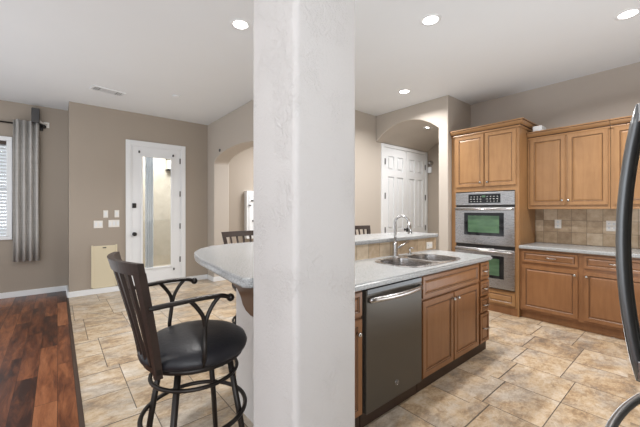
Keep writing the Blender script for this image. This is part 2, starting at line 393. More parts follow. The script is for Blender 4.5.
# patio outside, seen through the pane
m_ = MB(); m_.box(0.3, 4.2, 8.6, 8.75, -0.1, 3.2, 'stucco'); struct(m_, 'wall_patio')
m_ = MB(); m_.box(0.3, 4.2, 6.41, 8.6, -0.1, -0.01, 'stucco'); struct(m_, 'floor_patio')
m_ = MB()
for k in range(7): m_.tube([(1.235+0.018*k, 6.42+(0.012 if k % 2 else -0.006), 0.12), (1.235+0.018*k, 6.42+(0.012 if k % 2 else -0.006), 2.42)], 0.013, 'white', 8)
o = m_.build('door_drape'); tagp(o, 'narrow white drape hanging just outside the glass of the garden door', 'curtain')
m_ = MB(); m_.box(2.11, 2.27, 8.44, 8.60, 2.38, 2.62, 'cream', 0.01); m_.box(2.09, 2.29, 8.42, 8.60, 2.62, 2.65, 'black', 0.004); m_.box(2.09, 2.29, 8.42, 8.60, 2.35, 2.38, 'black', 0.004)
tagp(m_.build('patio_lantern'), 'small cream lantern on the patio wall seen through the door glass', 'lantern')

# ------------------------------------------------------------------ double closet doors on y = 3.72
cas = MB(); Yd = 3.72
for x0, x1, z0, z1 in ((4.53, 4.60, 0, 2.575), (5.945, 6.018, 0, 2.575), (4.60, 5.945, 2.515, 2.575)): cas.box(x0, x1, Yd-0.03, Yd+0.01, z0, z1, 'white', 0.006)
struct(cas, 'trim_3')
def panel_door(name, x0, x1, hx):
    d = MB(); t = bmesh.new(); w_ = x1-x0
    st = 0.10*w_/0.66; cw = (w_-3*st)/2
    rows = [(0.2, 0.88), (1.0, 1.98), (2.10, 2.36)]
    d.box(x0, x1, Yd-0.004, Yd-0.001, 0.01, 2.51, 'white')
    xs = [x0, x0+st, x0+st+cw, x0+2*st+cw, x1-st, x1]
    for k in (0, 2, 4): d.box(xs[k], xs[k+1], Yd-0.022, Yd-0.004, 0.01, 2.51, 'white')
    zs = [0.01, 0.2, 0.88, 1.0, 1.98, 2.10, 2.36, 2.51]
    for k in (1, 3):
        for q in (0, 2, 4, 6): d.box(xs[k], xs[k+1], Yd-0.022, Yd-0.004, zs[q], zs[q+1], 'white')
        for z0, z1 in rows: d.box(xs[k]+0.03, xs[k+1]-0.03, Yd-0.019, Yd-0.004, z0+0.03, z1-0.03, 'white', 0.012, 2)
    o = struct(d, name)
    for z in (2.25, 1.62, 0.99, 0.3):
        h_ = MB(); h_.box(hx-0.012, hx+0.012, Yd-0.036, Yd-0.024, z-0.055, z+0.055, 'dgrey', 0.003); h_.build('hinge', o)
    return o
panel_door('door_2', 4.605, 5.268, 4.612); pd = panel_door('door_3', 5.276, 5.94, 5.932)
h_ = MB(); h_.lathe([(0.024, 0), (0.012, -0.01), (0.012, -0.03), (0.026, -0.045), (0.016, -0.06)], 'bronze', (5.32, Yd-0.022, 0.98), 'y', 16); h_.build('door_knob', pd)
h_ = MB(); h_.lathe([(0.024, 0), (0.012, -0.01), (0.012, -0.03), (0.026, -0.045), (0.016, -0.06)], 'bronze', (5.22, Yd-0.022, 0.98), 'y', 16); h_.build('door_knob', bpy.data.objects['door_2'])

# ------------------------------------------------------------------ window with blind, curtain, rod, speaker
m_ = MB()
for x0, x1, z0, z1 in ((-1.9, -0.535, 0.90, 0.955), (-1.9, -0.535, 2.42, 2.485), (-0.60, -0.535, 0.955, 2.42), (-1.9, -1.84, 0.955, 2.42)): m_.box(x0, x1, 6.80, 6.87, z0, z1, 'white', 0.005)
m_.box(-1.84, -0.60, 6.90, 6.93, 1.66, 1.70, 'white')
wn1 = struct(m_, 'window_1'); g_ = MB(); g_.box(-1.84, -0.60, 6.93, 6.936, 0.955, 2.42, 'glass'); g_.build('pane', wn1)
bl = empty('window_blind', (-1.2, 6.87, 0.96), 'white horizontal slat blind in the window at the far left', 'blind')
s_ = MB()
for k in range(27):
    z = 0.99+k*0.0525; t = bmesh.new(); bmesh.ops.create_cube(t, size=1)
    s_.merge(t, 'white', False, Matrix.Translation((-1.22, 6.865, z)) @ Matrix.Rotation(math.radians(38), 4, 'X') @ Matrix.Diagonal((1.22, 0.05, 0.003, 1)))
under(s_.build('slats'), bl)
s_ = MB(); s_.box(-1.835, -0.605, 6.84, 6.89, 2.37, 2.418, 'toe'); under(s_.build('head_rail'), bl)
cu = MB(); n = 64; rings = []
for zi, z in enumerate((0.557, 1.0, 1.6, 2.2, 2.755)):
    row = []
    for k in range(n+1):
        t = k/n; x = -0.525+0.30*t+0.004*math.sin(zi*2+k); y = 6.745+0.04*math.sin(t*2*PI*4.0)*(1-0.1*zi/4)
        row.append(cu.bm.verts.new((x, y, z)))
    rings.append(row)
fs = [cu.bm.faces.new((A[k], A[k+1], B[k+1], B[k])) for A, B in zip(rings, rings[1:]) for k in range(n)]
cu._fin(fs, 'curtain', True); o = cu.build('curtain'); md = o.modifiers.new('s', 'SOLIDIFY'); md.thickness = 0.004
tagp(o, 'grey patterned curtain panel hanging in folds beside the far left window', 'curtain')
m_ = MB(); m_.tube([(-2.2, 6.805, 2.705), (-0.19, 6.805, 2.705)], 0.012, 'bronze', 10); m_.ball((-0.165, 6.80, 2.705), 0.03, 'bronze')
rod = m_.build('curtain_rod'); tagp(rod, 'dark metal curtain rod with a ball finial above the far left window', 'curtain rod')
m_ = MB(); m_.tube([(-0.20, 6.80, 2.70), (-0.20, 6.84, 2.70)], 0.01, 'bronze', 8); m_.box(-0.225, -0.175, 6.832, 6.84, 2.64, 2.75, 'bronze', 0.003); m_.build('bracket', rod)
sp = empty('wall_speaker', (-0.26, 6.76, 2.70), 'small dark grey speaker mounted high above the curtain end', 'speaker')
m_ = MB(); m_.box(-0.312, -0.214, 6.68, 6.77, 2.735, 2.965, 'dgrey', 0.012, 3); under(m_.build('cabinet_body'), sp)
m_ = MB(); m_.tube([(-0.26, 6.76, 2.82), (-0.20, 6.80, 2.77), (-0.13, 6.84, 2.745)], 0.016, 'plastic', 8); m_.box(-0.17, -0.10, 6.828, 6.84, 2.70, 2.79, 'plastic', 0.004)
tagp(under(m_.build('bracket'), sp), 'pale wall bracket')

# ------------------------------------------------------------------ switches, pet door, vent, detector on the door wall
def plate(x0, x1, z0, z1, ng, label):
    t = empty('switch_plate', ((x0+x1)/2, 6.25, (z0+z1)/2), label, 'light switch', 0, 'switch plates left of the garden door')
    m_ = MB(); m_.box(x0, x1, 6.242, 6.25, z0, z1, 'plastic', 0.003); under(m_.build('cover_plate'), t)
    w_ = (x1-x0)/ng
    for k in range(ng):
        c = x0+w_*(k+0.5); m_ = MB(); m_.box(c-0.016, c+0.016, 6.236, 6.243, (z0+z1)/2-0.033, (z0+z1)/2+0.033, 'white', 0.003); under(m_.build('rocker'), t)
plate(0.452, 0.572, 1.065, 1.185, 2, 'wide white switch plate, lower left of the four by the garden door')
plate(0.65, 0.805, 1.073, 1.193, 3, 'widest white switch plate, lower right of the four by the garden door')
plate(0.58, 0.645, 1.232, 1.352, 1, 'small white switch plate, upper left of the four by the garden door')
plate(0.735, 0.80, 1.235, 1.355, 1, 'small white switch plate, upper right of the four by the garden door')
t = empty('pet_door', (0.6, 6.25, 0.1), 'cream pet door cover panel low on the wall beside the garden door', 'pet door')
m_ = MB(); m_.box(0.425, 0.765, 6.236, 6.25, 0.095, 0.775, 'cream', 0.006); under(m_.build('cover_panel'), t)
m_ = MB()
for x0, x1, z0, z1 in ((0.418, 0.443, 0.09, 0.785), (0.747, 0.772, 0.09, 0.785), (0.418, 0.772, 0.09, 0.11)): m_.box(x0, x1, 6.228, 6.25, z0, z1, 'cream', 0.003)
under(m_.build('slide_frame'), t)
m_ = MB(); m_.box(0.57, 0.62, 6.226, 6.238, 0.735, 0.75, 'dgrey', 0.003); under(m_.build('latch'), t)

t = empty('ceiling_vent', (0.55, 5.35, CE), 'white slatted air vent in the ceiling near the garden door', 'vent', math.radians(10))
m_ = MB(); m_.box(-0.20, 0.20, -0.10, -0.078, -0.014, 0, 'white', 0.003); m_.box(-0.20, 0.20, 0.078, 0.10, -0.014, 0, 'white', 0.003)
m_.box(-0.20, -0.18, -0.078, 0.078, -0.014, 0, 'white', 0.003); m_.box(0.18, 0.20, -0.078, 0.078, -0.014, 0, 'white', 0.003); m_.build('frame', t)
m_ = MB(); m_.box(-0.18, 0.18, -0.078, 0.078, -0.003, -0.001, 'black'); m_.build('backing', t)
m_ = MB()
for k in range(5): m_.box(-0.10, 0.10, -0.066+k*0.033-0.010, -0.066+k*0.033+0.007, -0.010, -0.006, 'white')
for sx_ in (-1, 1):
    for k in range(3): m_.box(sx_*(0.115+k*0.024), sx_*(0.127+k*0.024), -0.075, 0.075, -0.010, -0.006, 'white')
m_.build('louvres', t)
m_ = MB(); m_.lathe([(0.055, 0), (0.055, -0.012), (0.045, -0.02), (0.0001, -0.021)], 'ceiling', (1.349, 4.95, CE), 'z', 24); tagp(m_.build('smoke_detector'), 'small white disc on the ceiling between the vent and the arch', 'smoke detector')
m_ = MB(); m_.lathe([(0.028, 0), (0.028, -0.012), (0.012, -0.02), (0.0001, -0.021)], 'dgrey', (2.29, 5.62, 2.45), 'x', 16); tagp(m_.build('motion_sensor'), 'small round grey sensor on the wall above the open arch', 'sensor')

# white unit in the hall behind the arch
t = empty('hall_cabinet', (3.3, 6.25, 0.7), 'white narrow wall cabinet with dark catches seen through the open arch', 'cabinet')
m_ = MB(); m_.box(3.08, 3.62, 6.13, 6.247, 0.75, 1.765, 'white', 0.006); under(m_.build('body'), t)
m_ = MB(); m_.box(3.13, 3.57, 6.118, 6.131, 0.80, 1.70, 'white', 0.004); under(m_.build('door'), t)
for x, z, w_ in ((3.12, 1.46, 0.05), (3.17, 1.56, 0.16), (3.20, 1.13, 0.16)):
    m_ = MB(); m_.box(x, x+w_, 6.10, 6.122, z-0.014, z+0.014, 'dgrey', 0.004); under(m_.build('catch'), t)

# devices on the passage end wall
m_ = MB(); m_.box(6.0, 6.04, 3.60, 3.68, 2.14, 2.26, 'white', 0.006); tagp(m_.build('door_chime'), 'white box chime on the passage wall right of the double doors', 'chime')
m_ = MB(); m_.lathe([(0.055, 0), (0.055, -0.02), (0.03, -0.035), (0.028, -0.07), (0.0001, -0.072)], 'chrome', (6.04, 3.625, 2.34), 'x', 20); tagp(m_.build('wall_camera'), 'round dark camera on the passage wall above the white chime', 'camera')

# ------------------------------------------------------------------ recessed ceiling lamps
def can(x, y, z, label, power=24, vault=0.0):
    t = empty('recessed_light', (x, y, z), label, 'ceiling light', 0, 'recessed ceiling lights'); t.rotation_euler = (vault, 0, 0)
    m_ = MB(); m_.lathe([(0.062, -0.001), (0.066, -0.006), (0.088, -0.005), (0.092, 0.0)], 'white', (0, 0, 0), 'z', 28, False); m_.build('trim_ring', t)
    m_ = MB(); m_.lathe([(0.064, -0.002), (0.0001, -0.003)], 'glow', (0, 0, 0), 'z', 28, False); m_.build('lamp', t)
    l = bpy.data.lights.new('recessed_beam', 'AREA'); l.shape = 'DISK'; l.size = 0.12; l.energy = power; l.color = (1, 0.975, 0.95); l.spread = math.radians(150)
    o = bpy.data.objects.new('recessed_beam', l); C.objects.link(o); o.parent = t; o.location = (0, 0, -0.012)
    return t
can(1.281, 2.674, CE, 'round recessed ceiling light left of the column')
can(2.548, 1.534, CE, 'round recessed ceiling light above the sink island')
can(3.794, 2.692, CE, 'round recessed ceiling light just in front of the arched passage')
can(3.777, 0.402, CE, 'recessed ceiling light at the upper right, above the kitchen aisle')
can(5.05, 3.085, 2.822, 'recessed light in the curved vault above the white double doors', 7, 0.0)
for x, y in ((-1.2, 1.5), (-1.2, 4.2)):      # the same lamps continue over the living side, out of frame
    l = bpy.data.lights.new('living_beam', 'AREA'); l.shape = 'DISK'; l.size = 0.14; l.energy = 9; l.color = (1, 0.94, 0.86)
    o = bpy.data.objects.new('living_beam', l); C.objects.link(o); o.location = (x, y, CE-0.01)

# ------------------------------------------------------------------ cabinet fronts
def front(w_, h_, wd, t=0.019, fr=0.055, flat=False):
    """raised-panel front in local coords: x 0..w, z 0..h, face toward -y"""
    s = MB(); k = s.mi(wd); kg = s.mi('glaze'); fr = min(fr, 0.28*min(w_, h_))
    bm = bmesh.new(); bmesh.ops.create_cube(bm, size=1)
    for v in bm.verts: v.co = Vector((w_*(v.co.x+0.5), -t/2+t*v.co.y, h_*(v.co.z+0.5)))
    bmesh.ops.bevel(bm, geom=[e for e in bm.edges if all(v.co.y < -t*0.9 for v in e.verts)], offset=0.004, segments=2, affect='EDGES')
    for f_ in bm.faces: f_.material_index = k
    bm.normal_update()
    F = max((f_ for f_ in bm.faces if f_.normal.y < -0.9), key=lambda q: q.calc_area())
    def inset(th, dep, mi):
        r = bmesh.ops.inset_individual(bm, faces=[F], thickness=th, depth=0)
        for q in r['faces']: q.material_index = mi
        if dep:
            for v in F.verts: v.co.y += dep
    inset(fr, 0, k); inset(0.004, 0.003, kg); inset(0.006, 0.004, k); inset(0.006, 0.001, kg)
    if not flat: inset(min(0.022, fr*0.5), -0.0055, k); inset(0.002, 0.0, kg if False else k)
    s.merge(bm); return s
def place_front(mb, name, parent, origin, ang):
    mb.bm.transform(Matrix.Translation(origin) @ Matrix.Rotation(ang, 4, 'Z'))
    return under(mb.build(name), parent)
def knob(parent, p, ang):
    s = MB(); s.lathe([(0.009, 0), (0.006, -0.006), (0.006, -0.016), (0.014, -0.02), (0.016, -0.026), (0.010, -0.032), (0.0001, -0.033)], 'chrome', (0, 0, 0), 'y', 14)
    s.bm.transform(Matrix.Translation(p) @ Matrix.Rotation(ang, 4, 'Z')); return under(s.build('knob'), parent)
def pull(parent, p, ang, L=0.1):
    s = MB(); h = L/2
    s.tube([(-h, 0, 0), (-h, -0.018, 0), (-h*0.8, -0.027, 0), (0, -0.031, 0.0), (h*0.8, -0.027, 0), (h, -0.018, 0), (h, 0, 0)], [0.007, 0.006, 0.005, 0.006, 0.005, 0.006, 0.007], 'chrome', 8)
    s.bm.transform(Matrix.Translation(p) @ Matrix.Rotation(ang, 4, 'Z')); return under(s.build('pull'), parent)
# island faces -Y: local frame equals world.  kitchen run faces -X: rotate -90 deg so local x -> -Y, local -y -> -X
KA = -PI/2
VF = 1.328   # island carcass face; fronts stand 19 mm proud
def isl_base(name, x0, x1, label, z0=0.10, z1=0.872):
    t = empty(name, ((x0+x1)/2, VF+0.3, 0), label, 'cabinet', 0, 'island base cabinets')
    s = MB()      # open carcass: sides, floor, back and a front rail frame
    s.box(x0, x0+0.02, VF, 1.925, z0, z1, 'brownwood'); s.box(x1-0.02, x1, VF, 1.925, z0, z1, 'brownwood')
    s.box(x0+0.02, x1-0.02, VF, 1.925, z0, z0+0.02, 'brownwood'); s.box(x0+0.02, x1-0.02, 1.91, 1.925, z0+0.02, z1, 'brownwood')
    s.box(x0+0.02, x1-0.02, VF, VF+0.012, z0+0.02, z1, 'brownwood'); under(s.build('body'), t)
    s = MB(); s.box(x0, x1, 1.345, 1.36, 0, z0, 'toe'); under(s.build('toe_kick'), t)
    return t
W = 'brownwood'
t = isl_base('base_cabinet', 1.072, 1.432, 'narrow brown island cabinet between the column and the dishwasher')
dr = place_front(front(0.33, 0.145, W, fr=0.03), 'drawer', t, (1.092, VF, 0.712), 0); pull(dr, (1.25, VF-0.019, 0.785), 0)
dd = place_front(front(0.33, 0.58, W, fr=0.05), 'door', t, (1.092, VF, 0.115), 0); knob(dd, (1.375, VF-0.019, 0.615), 0)
t = isl_base('base_cabinet', 2.052, 3.012, 'wide brown two-door island cabinet below the sink')
place_front(front(0.92, 0.165, W, fr=0.035), 'false_drawer_front', t, (2.072, VF, 0.695), 0)
for x0, kx in ((2.072, 2.50), (2.537, 2.572)):
    dd = place_front(front(0.455, 0.57, W), 'door', t, (x0, VF, 0.105), 0); knob(dd, (kx, VF-0.019, 0.628), 0)
t = isl_base('drawer_cabinet', 3.012, 3.225, 'slim brown stack of four drawers at the far end of the island')
for z0, z1 in ((0.700, 0.860), (0.545, 0.688), (0.392, 0.533), (0.105, 0.380)):
    dr = place_front(front(0.185, z1-z0, W, fr=0.028), 'drawer', t, (3.027, VF, z0), 0); pull(dr, (3.12, VF-0.017, (z0+z1)/2), 0, 0.085)

# dishwasher
t = empty('dishwasher', (1.74, 1.6, 0), 'slate grey dishwasher with bowed steel handle built into the island', 'dishwasher')
s = MB(); s.box(1.44, 2.046, VF-0.004, 1.92, 0.10, 0.868, 'slate'); under(s.build('body'), t)
s = MB(); s.box(1.445, 2.041, VF-0.03, VF-0.004, 0.105, 0.862, 'slate', 0.006, 3); under(s.build('door'), t)
s = MB(); s.box(1.45, 2.036, VF-0.032, VF-0.02, 0.835, 0.866, 'blackp', 0.002); under(s.build('control_strip'), t)
s = MB(); pts = [(1.468, VF-0.03, 0.80)]+[(1.468+0.55*k/12, VF-0.045-0.028*math.sin(PI*k/12), 0.80) for k in range(13)]+[(2.018, VF-0.03, 0.80)]
s.tube(pts, 0.017, 'steel', 10, flat=(0.55, 1)); under(s.build('handle'), t)
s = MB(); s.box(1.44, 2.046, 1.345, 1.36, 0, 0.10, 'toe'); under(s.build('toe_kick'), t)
s = MB(); c0 = Vector((1.743, VF-0.0315, 0.205)); ring = [(c0.x+0.017*math.cos(a), c0.y, c0.z+0.017*math.sin(a)) for a in [2*PI*k/24 for k in range(24)]]
s.tube(ring, 0.0016, 'chrome', 6, True); s.lathe([(0.016, 0), (0.016, -0.001), (0.0001, -0.0012)], 'dgrey', tuple(c0+Vector((0, 0.0005, 0))), 'y', 20)
s.tube([(c0.x-0.001+0.006*math.cos(a)-0.004, c0.y-0.002, c0.z+0.008*math.sin(a)) for a in [0.6+5.0*k/12 for k in range(13)]], 0.0012, 'chrome', 6)
s.tube([(c0.x+0.006+0.004*math.cos(a), c0.y-0.002, c0.z+0.008*math.sin(a)) for a in [1.0+4.3*k/12 for k in range(13)]], 0.0012, 'chrome', 6)
under(s.build('badge'), t)

# island countertop with sink cut-out
SX, SY = 2.455, 1.59
def sup(cx, cy, a_, b_, n=40, p=4.0): 
    out = []
    for k in range(n):
        t = 2*PI*k/n; c = math.cos(t); q = math.sin(t)
        out.append((cx+a_*math.copysign(abs(c)**(2/p), c), cy+b_*math.copysign(abs(q)**(2/p), q)))
    return out
X0, X1, Y0_, Y1_ = 1.072, 3.24, 1.284, 1.934
s = MB(); bm = bmesh.new()
def loop(bm, pts, z): return [bm.verts.new((x, y, z)) for x, y in pts]
outer = [(X0, Y0_), (X1-0.02, Y0_), (X1-0.006, Y0_+0.006), (X1, Y0_+0.02), (X1, Y1_), (X0, Y1_)]
inner = sup(SX, SY, 0.405, 0.225)
lo = loop(bm, outer, 0.914); li = loop(bm, inner, 0.914)
es = [bm.edges.new((lo[k], lo[(k+1) % len(lo)])) for k in range(len(lo))]+[bm.edges.new((li[k], li[(k+1) % len(li)])) for k in range(len(li))]
bmesh.ops.triangle_fill(bm, use_beauty=True, edges=es)
r = bmesh.ops.extrude_face_region(bm, geom=bm.faces[:])
for v in [g for g in r['geom'] if isinstance(g, bmesh.types.BMVert)]: v.co.z = 0.874
bmesh.ops.recalc_face_normals(bm, faces=bm.faces[:])
be = [e for e in bm.edges if len(e.link_faces) == 2 and e.calc_face_angle(0) > 1.0 and abs(e.verts[0].co.z-e.verts[1].co.z) < 1e-4 and (e.verts[0].co.y < Y0_+0.03 and e.verts[1].co.y < Y0_+0.03 or e.verts[0].co.x > X1-0.03 and e.verts[1].co.x > X1-0.03)]
bmesh.ops.bevel(bm, geom=be, offset=0.012, segments=3, affect='EDGES')
s.merge(bm, 'counter'); o = s.build('countertop'); tagp(o, 'pale grey speckled countertop of the island around the steel sink', 'countertop')

# sink: rim and two D-shaped bowls
t = empty('sink', (SX, SY, 0.914), 'double-bowl stainless steel sink set in the island countertop', 'sink')
def dshape(cx, cy, a_, b_, flatside, n=44):
    out = []
    for k in range(n):
        q = 2*PI*k/n; c, s2 = math.cos(q), math.sin(q); p = 3.2
        x = math.copysign(abs(c)**(2/p), c)*a_; y = math.copysign(abs(s2)**(2/p), s2)*b_
        if x*flatside < 0: y *= 1-0.16*(abs(x)/a_)**2
        out.append((cx+x, cy+y))
    return out
bowls = [dshape(SX-0.205, SY, 0.185, 0.195, 1), dshape(SX+0.205, SY+0.0, 0.185, 0.20, -1)]
s = MB(); bm = bmesh.new()
oz = loop(bm, sup(SX, SY, 0.42, 0.24), 0.918); es = [bm.edges.new((oz[k], oz[(k+1) % 40])) for k in range(40)]
for bw in bowls:
    L_ = loop(bm, bw, 0.918); es += [bm.edges.new((L_[k], L_[(k+1) % len(L_)])) for k in range(len(L_))]
bmesh.ops.triangle_fill(bm, use_beauty=True, edges=es)
r = bmesh.ops.extrude_face_region(bm, geom=bm.faces[:])
for v in [g for g in r['geom'] if isinstance(g, bmesh.types.BMVert)]: v.co.z = 0.912
s.merge(bm, 'steel'); under(s.build('rim'), t)
for bw, cx in zip(bowls, (SX-0.205, SX+0.205)):
    s = MB(); rings = []
    for sc_, z in ((1.0, 0.917), (0.985, 0.90), (0.96, 0.80), (0.93, 0.755), (0.82, 0.738), (0.2, 0.733)):
        rings.append([s.bm.verts.new((cx+(x-cx)*sc_, SY+(y-SY)*sc_, z)) for x, y in bw])
    fs = [s.bm.faces.new((A[k], A[(k+1) % 44], B[(k+1) % 44], B[k])) for A, B in zip(rings, rings[1:]) for k in range(44)]
    fs.append(s.bm.faces.new(rings[-1])); s._fin(fs, 'steel', True)
    ob = under(s.build('bowl'), t)
    s = MB(); s.lathe([(0.045, 0.736), (0.04, 0.742), (0.02, 0.738), (0.0001, 0.737)], 'chrome', (cx, SY, 0), 'z', 20, False); under(s.build('drain'), ob)

# faucet
FX, FY = 2.485, 1.868
t = empty('faucet', (FX, FY, 0.914), 'tall brushed nickel gooseneck faucet behind the island sink', 'faucet')
s = MB(); s.lathe([(0.034, 0.914), (0.034, 0.925), (0.026, 0.935), (0.026, 1.02), (0.022, 1.035), (0.016, 1.045)], 'chrome', (FX, FY, 0), 'z', 20); under(s.build('base'), t)
s = MB(); dx, dy = 0.45, -0.89; R = 0.062
pts = [(FX, FY, 1.03), (FX, FY, 1.12), (FX, FY, 1.235)]
for k in range(1, 11):
    a = PI*k/10*0.97; q = R*(1-math.cos(a)); pts.append((FX+dx*q, FY+dy*q, 1.235+R*math.sin(a)))
s.tube(pts, 0.0125, 'chrome', 12); sp_ = under(s.build('spout'), t)
e0 = Vector(pts[-1]); s = MB(); s.tube([e0, e0+Vector((dx*0.006, dy*0.006, -0.05)), e0+Vector((dx*0.014, dy*0.014, -0.11))], [0.0135, 0.017, 0.021], 'chrome', 12); s2 = under(s.build('spray_head'), sp_)
s = MB(); s.box(e0.x-0.03, e0.x-0.014, e0.y-0.006, e0.y+0.006, e0.z-0.09, e0.z-0.055, 'black', 0.003); under(s.build('spray_button'), sp_)
s = MB(); s.tube([(FX+0.02, FY-0.005, 0.99), (FX+0.07, FY-0.02, 1.01), (FX+0.15, FY-0.04, 1.045)], [0.012, 0.009, 0.007], 'chrome', 10); under(s.build('lever'), t)
t = empty('soap_dispenser', (2.735, 1.875, 0.914), 'short nickel soap pump right of the faucet', 'soap dispenser')
s = MB(); s.lathe([(0.018, 0.914), (0.018, 0.922), (0.01, 0.93), (0.009, 0.962)], 'chrome', (2.735, 1.875, 0), 'z', 14); under(s.build('base'), t)
s = MB(); s.tube([(2.735, 1.875, 0.96), (2.735, 1.875, 0.975), (2.745, 1.84, 0.975)], 0.007, 'chrome', 8); under(s.build('nozzle'), t)

# bar wall tiles, outlet
s = MB(); s.box(1.072, 3.312, 1.927, 1.935, 0.914, 1.046, 'splash2'); o = s.build('bar_backsplash'); tagp(o, 'strip of tan tiles between the island counter and the raised bar', 'backsplash')
def outlet(name, loc, ang, label, grp, w_=0.072, h_=0.115, horiz=False, gangs=1):
    t = empty(name, loc, label, 'outlet', 0, grp); mt = Matrix.Translation(loc) @ Matrix.Rotation(ang, 4, 'Z')
    s = MB(); s.box(-w_/2, w_/2, -0.006, 0, -h_/2, h_/2, 'plastic', 0.002); s.bm.transform(mt); under(s.build('cover_plate'), t)
    for k in (-1, 1):
        for gq in range(gangs):
            gx = (gq-(gangs-1)/2)*0.045
            s = MB(); px_, pz_ = (k*0.024, 0) if horiz else (gx, k*0.025)
            s.box(px_-0.014, px_+0.014, -0.009, -0.005, pz_-0.014, pz_+0.014, 'white', 0.004)
            for q in (-0.005, 0.005): s.box(px_+q-0.0012, px_+q+0.0012, -0.0095, -0.0085, pz_-0.004, pz_+0.006, 'dgrey')
            s.bm.transform(mt); under(s.build('socket'), t)
outlet('wall_outlet', (3.175, 1.927, 0.966), 0, 'white outlet on the tile strip below the raised bar, right of the faucet', 'kitchen outlets', 0.115, 0.072, True)

# bar top with rounded end
poly = [(0.862, 1.085), (0.612, 1.105), (0.575, 1.112), (0.551, 1.14), (0.556, 1.27), (0.570, 1.42), (0.585, 1.59), (0.600, 1.75), (0.624, 1.90), (0.672, 2.07), (0.755, 2.22), (0.88, 2.34), (1.04, 2.40), (1.25, 2.415), (2.0, 2.41), (3.30, 2.38), (3.345, 2.36), (3.36, 2.32), (3.36, 1.96), (3.345, 1.915), (3.31, 1.903), (2.0, 1.903), (1.12, 1.903), (1.10, 1.885), (1.10, 1.13), (1.085, 1.10), (0.862, 1.10)]
s = MB(); s.prism(poly, 1.047, 1.087, 'counter', 'z', 0.011, 3); o = s.build('bar_counter'); tagp(o, 'pale grey speckled raised bar top with a rounded end wrapping the column', 'bar top')
# corbel under the bar beside the column
pr = [(1.102, 1.046), (1.50, 1.046), (1.49, 1.036), (1.40, 1.030), (1.34, 1.024), (1.29, 1.010), (1.255, 0.985), (1.235, 0.955), (1.205, 0.935), (1.165, 0.925), (1.102, 0.925)]
s = MB(); s.prism(pr, 0.60, 0.655, 'corbel', 'x', 0.003, 2); o = s.build('bar_bracket'); tagp(o, 'dark brown curved wooden bracket under the bar top beside the column', 'bracket')
# ------------------------------------------------------------------ kitchen wall run
U_T, U_B, U_U = 4.489, 4.509, 4.785      # carcass faces: tall, base, upper
t = empty('oven_cabinet', (4.8, 1.88, 0), 'tall honey maple cabinet housing the double oven', 'cabinet')
s = MB(); s.box(U_T, 5.098, 1.468, 1.49, 0.0, 2.42, 'maple'); s.box(U_T, 5.098, 2.335, 2.358, 0, 2.42, 'maple')
s.box(U_T, 5.098, 1.49, 2.335, 1.615, 2.42, 'maple'); s.box(U_T, 5.098, 1.49, 2.335, 0.10, 0.31, 'maple'); s.box(5.06, 5.098, 1.49, 2.335, 0.31, 1.615, 'maple')
s.box(U_T, 4.56, 1.49, 1.515, 0.31, 1.615, 'maple'); s.box(U_T, 4.56, 2.285, 2.335, 0.31, 1.615, 'maple'); under(s.build('body'), t)
s = MB(); s.box(4.50, 4.515, 1.468, 2.358, 0, 0.10, W); under(s.build('toe_kick'), t)
for y1, y0, ky in ((2.285, 1.895, 1.935), (1.88, 1.50, 1.842)):
    dd = place_front(front(y1-y0, 0.72, 'maple'), 'door', t, (U_T, y1, 1.68), KA); knob(dd, (U_T-0.019, ky if ky < 1.9 else 1.935, 1.735), KA)
dr = place_front(front(0.76, 0.165, 'maple', fr=0.04), 'drawer', t, (U_T, 2.27, 0.125), KA)
def crown(name, parent, path, z0, mname):
    """moulding profile swept along a 2-D path; profile = (outward, up); outward is to the right of travel"""
    prof = [(0, 0), (0.010, 0), (0.014, 0.012), (0.012, 0.022), (0.022, 0.032), (0.040, 0.048), (0.050, 0.066), (0.050, 0.074), (0.060, 0.078), (0.060, 0.092), (0, 0.092)]
    s = MB(); k = s.mi(mname); kg = s.mi('glaze'); n = len(path); rings = []
    for i in range(n):
        p = Vector(path[i]); d0 = (p-Vector(path[i-1])).normalized() if i else None; d1 = (Vector(path[i+1])-p).normalized() if i < n-1 else None
        d0 = d0 or d1; d1 = d1 or d0
        n0 = Vector((d0.y, -d0.x)); n1 = Vector((d1.y, -d1.x)); nn = (n0+n1).normalized(); nn = nn/max(0.2, nn.dot(n0))
        rings.append([s.bm.verts.new((p.x+nn.x*o_, p.y+nn.y*o_, z0+h)) for o_, h in prof])
    for A, B in zip(rings, rings[1:]):
        for q in range(len(prof)):
            f_ = s.bm.faces.new((A[q], A[(q+1) % len(prof)], B[(q+1) % len(prof)], B[q])); f_.material_index = kg if q in (3, 7) else k
    for R_ in (rings[0], rings[-1]): f_ = s.bm.faces.new(R_); f_.material_index = k
    return under(s.build(name), parent)
# outward must face -X then -Y: travel +Y?  right of +Y travel is +X, so travel toward -Y ... right of -Y is -X
crown('crown_moulding', t, [(U_T-0.002, 2.358), (U_T-0.002, 1.466), (5.098, 1.466)], 2.41, 'maple_h')

# double oven
ov = empty('double_oven', (4.5, 1.9, 0.31), 'stainless steel double wall oven with two green tinted windows', 'oven')
def oven_unit(z0, z1, zc=None): pass
OX = 4.468
s = MB(); s.box(OX+0.012, 4.56, 1.516, 2.284, 0.312, 1.612, 'black'); under(s.build('body'), ov)
s = MB(); s.box(OX, OX+0.02, 1.512, 2.288, 1.425, 1.60, 'steel', 0.004); cp = under(s.build('control_panel'), ov)
s = MB(); s.box(OX-0.003, OX+0.004, 1.68, 2.10, 1.452, 1.575, 'blackp', 0.002); dsp = under(s.build('display'), cp)
s = MB()
for k in range(9):
    for r_ in range(3):
        if k in (4,) : continue
        bt = MB(); bt.box(OX-0.0045, OX-0.003, 1.71+k*0.043, 1.722+k*0.043+0.006*(r_ == 1), 1.472+r_*0.032, 1.477+r_*0.032, 'plastic'); under(bt.build('button'), cp)
s.box(OX-0.0036, OX-0.003, 1.87, 1.915, 1.53, 1.555, 'ovenglass'); under(s.build('clock_screen'), cp)
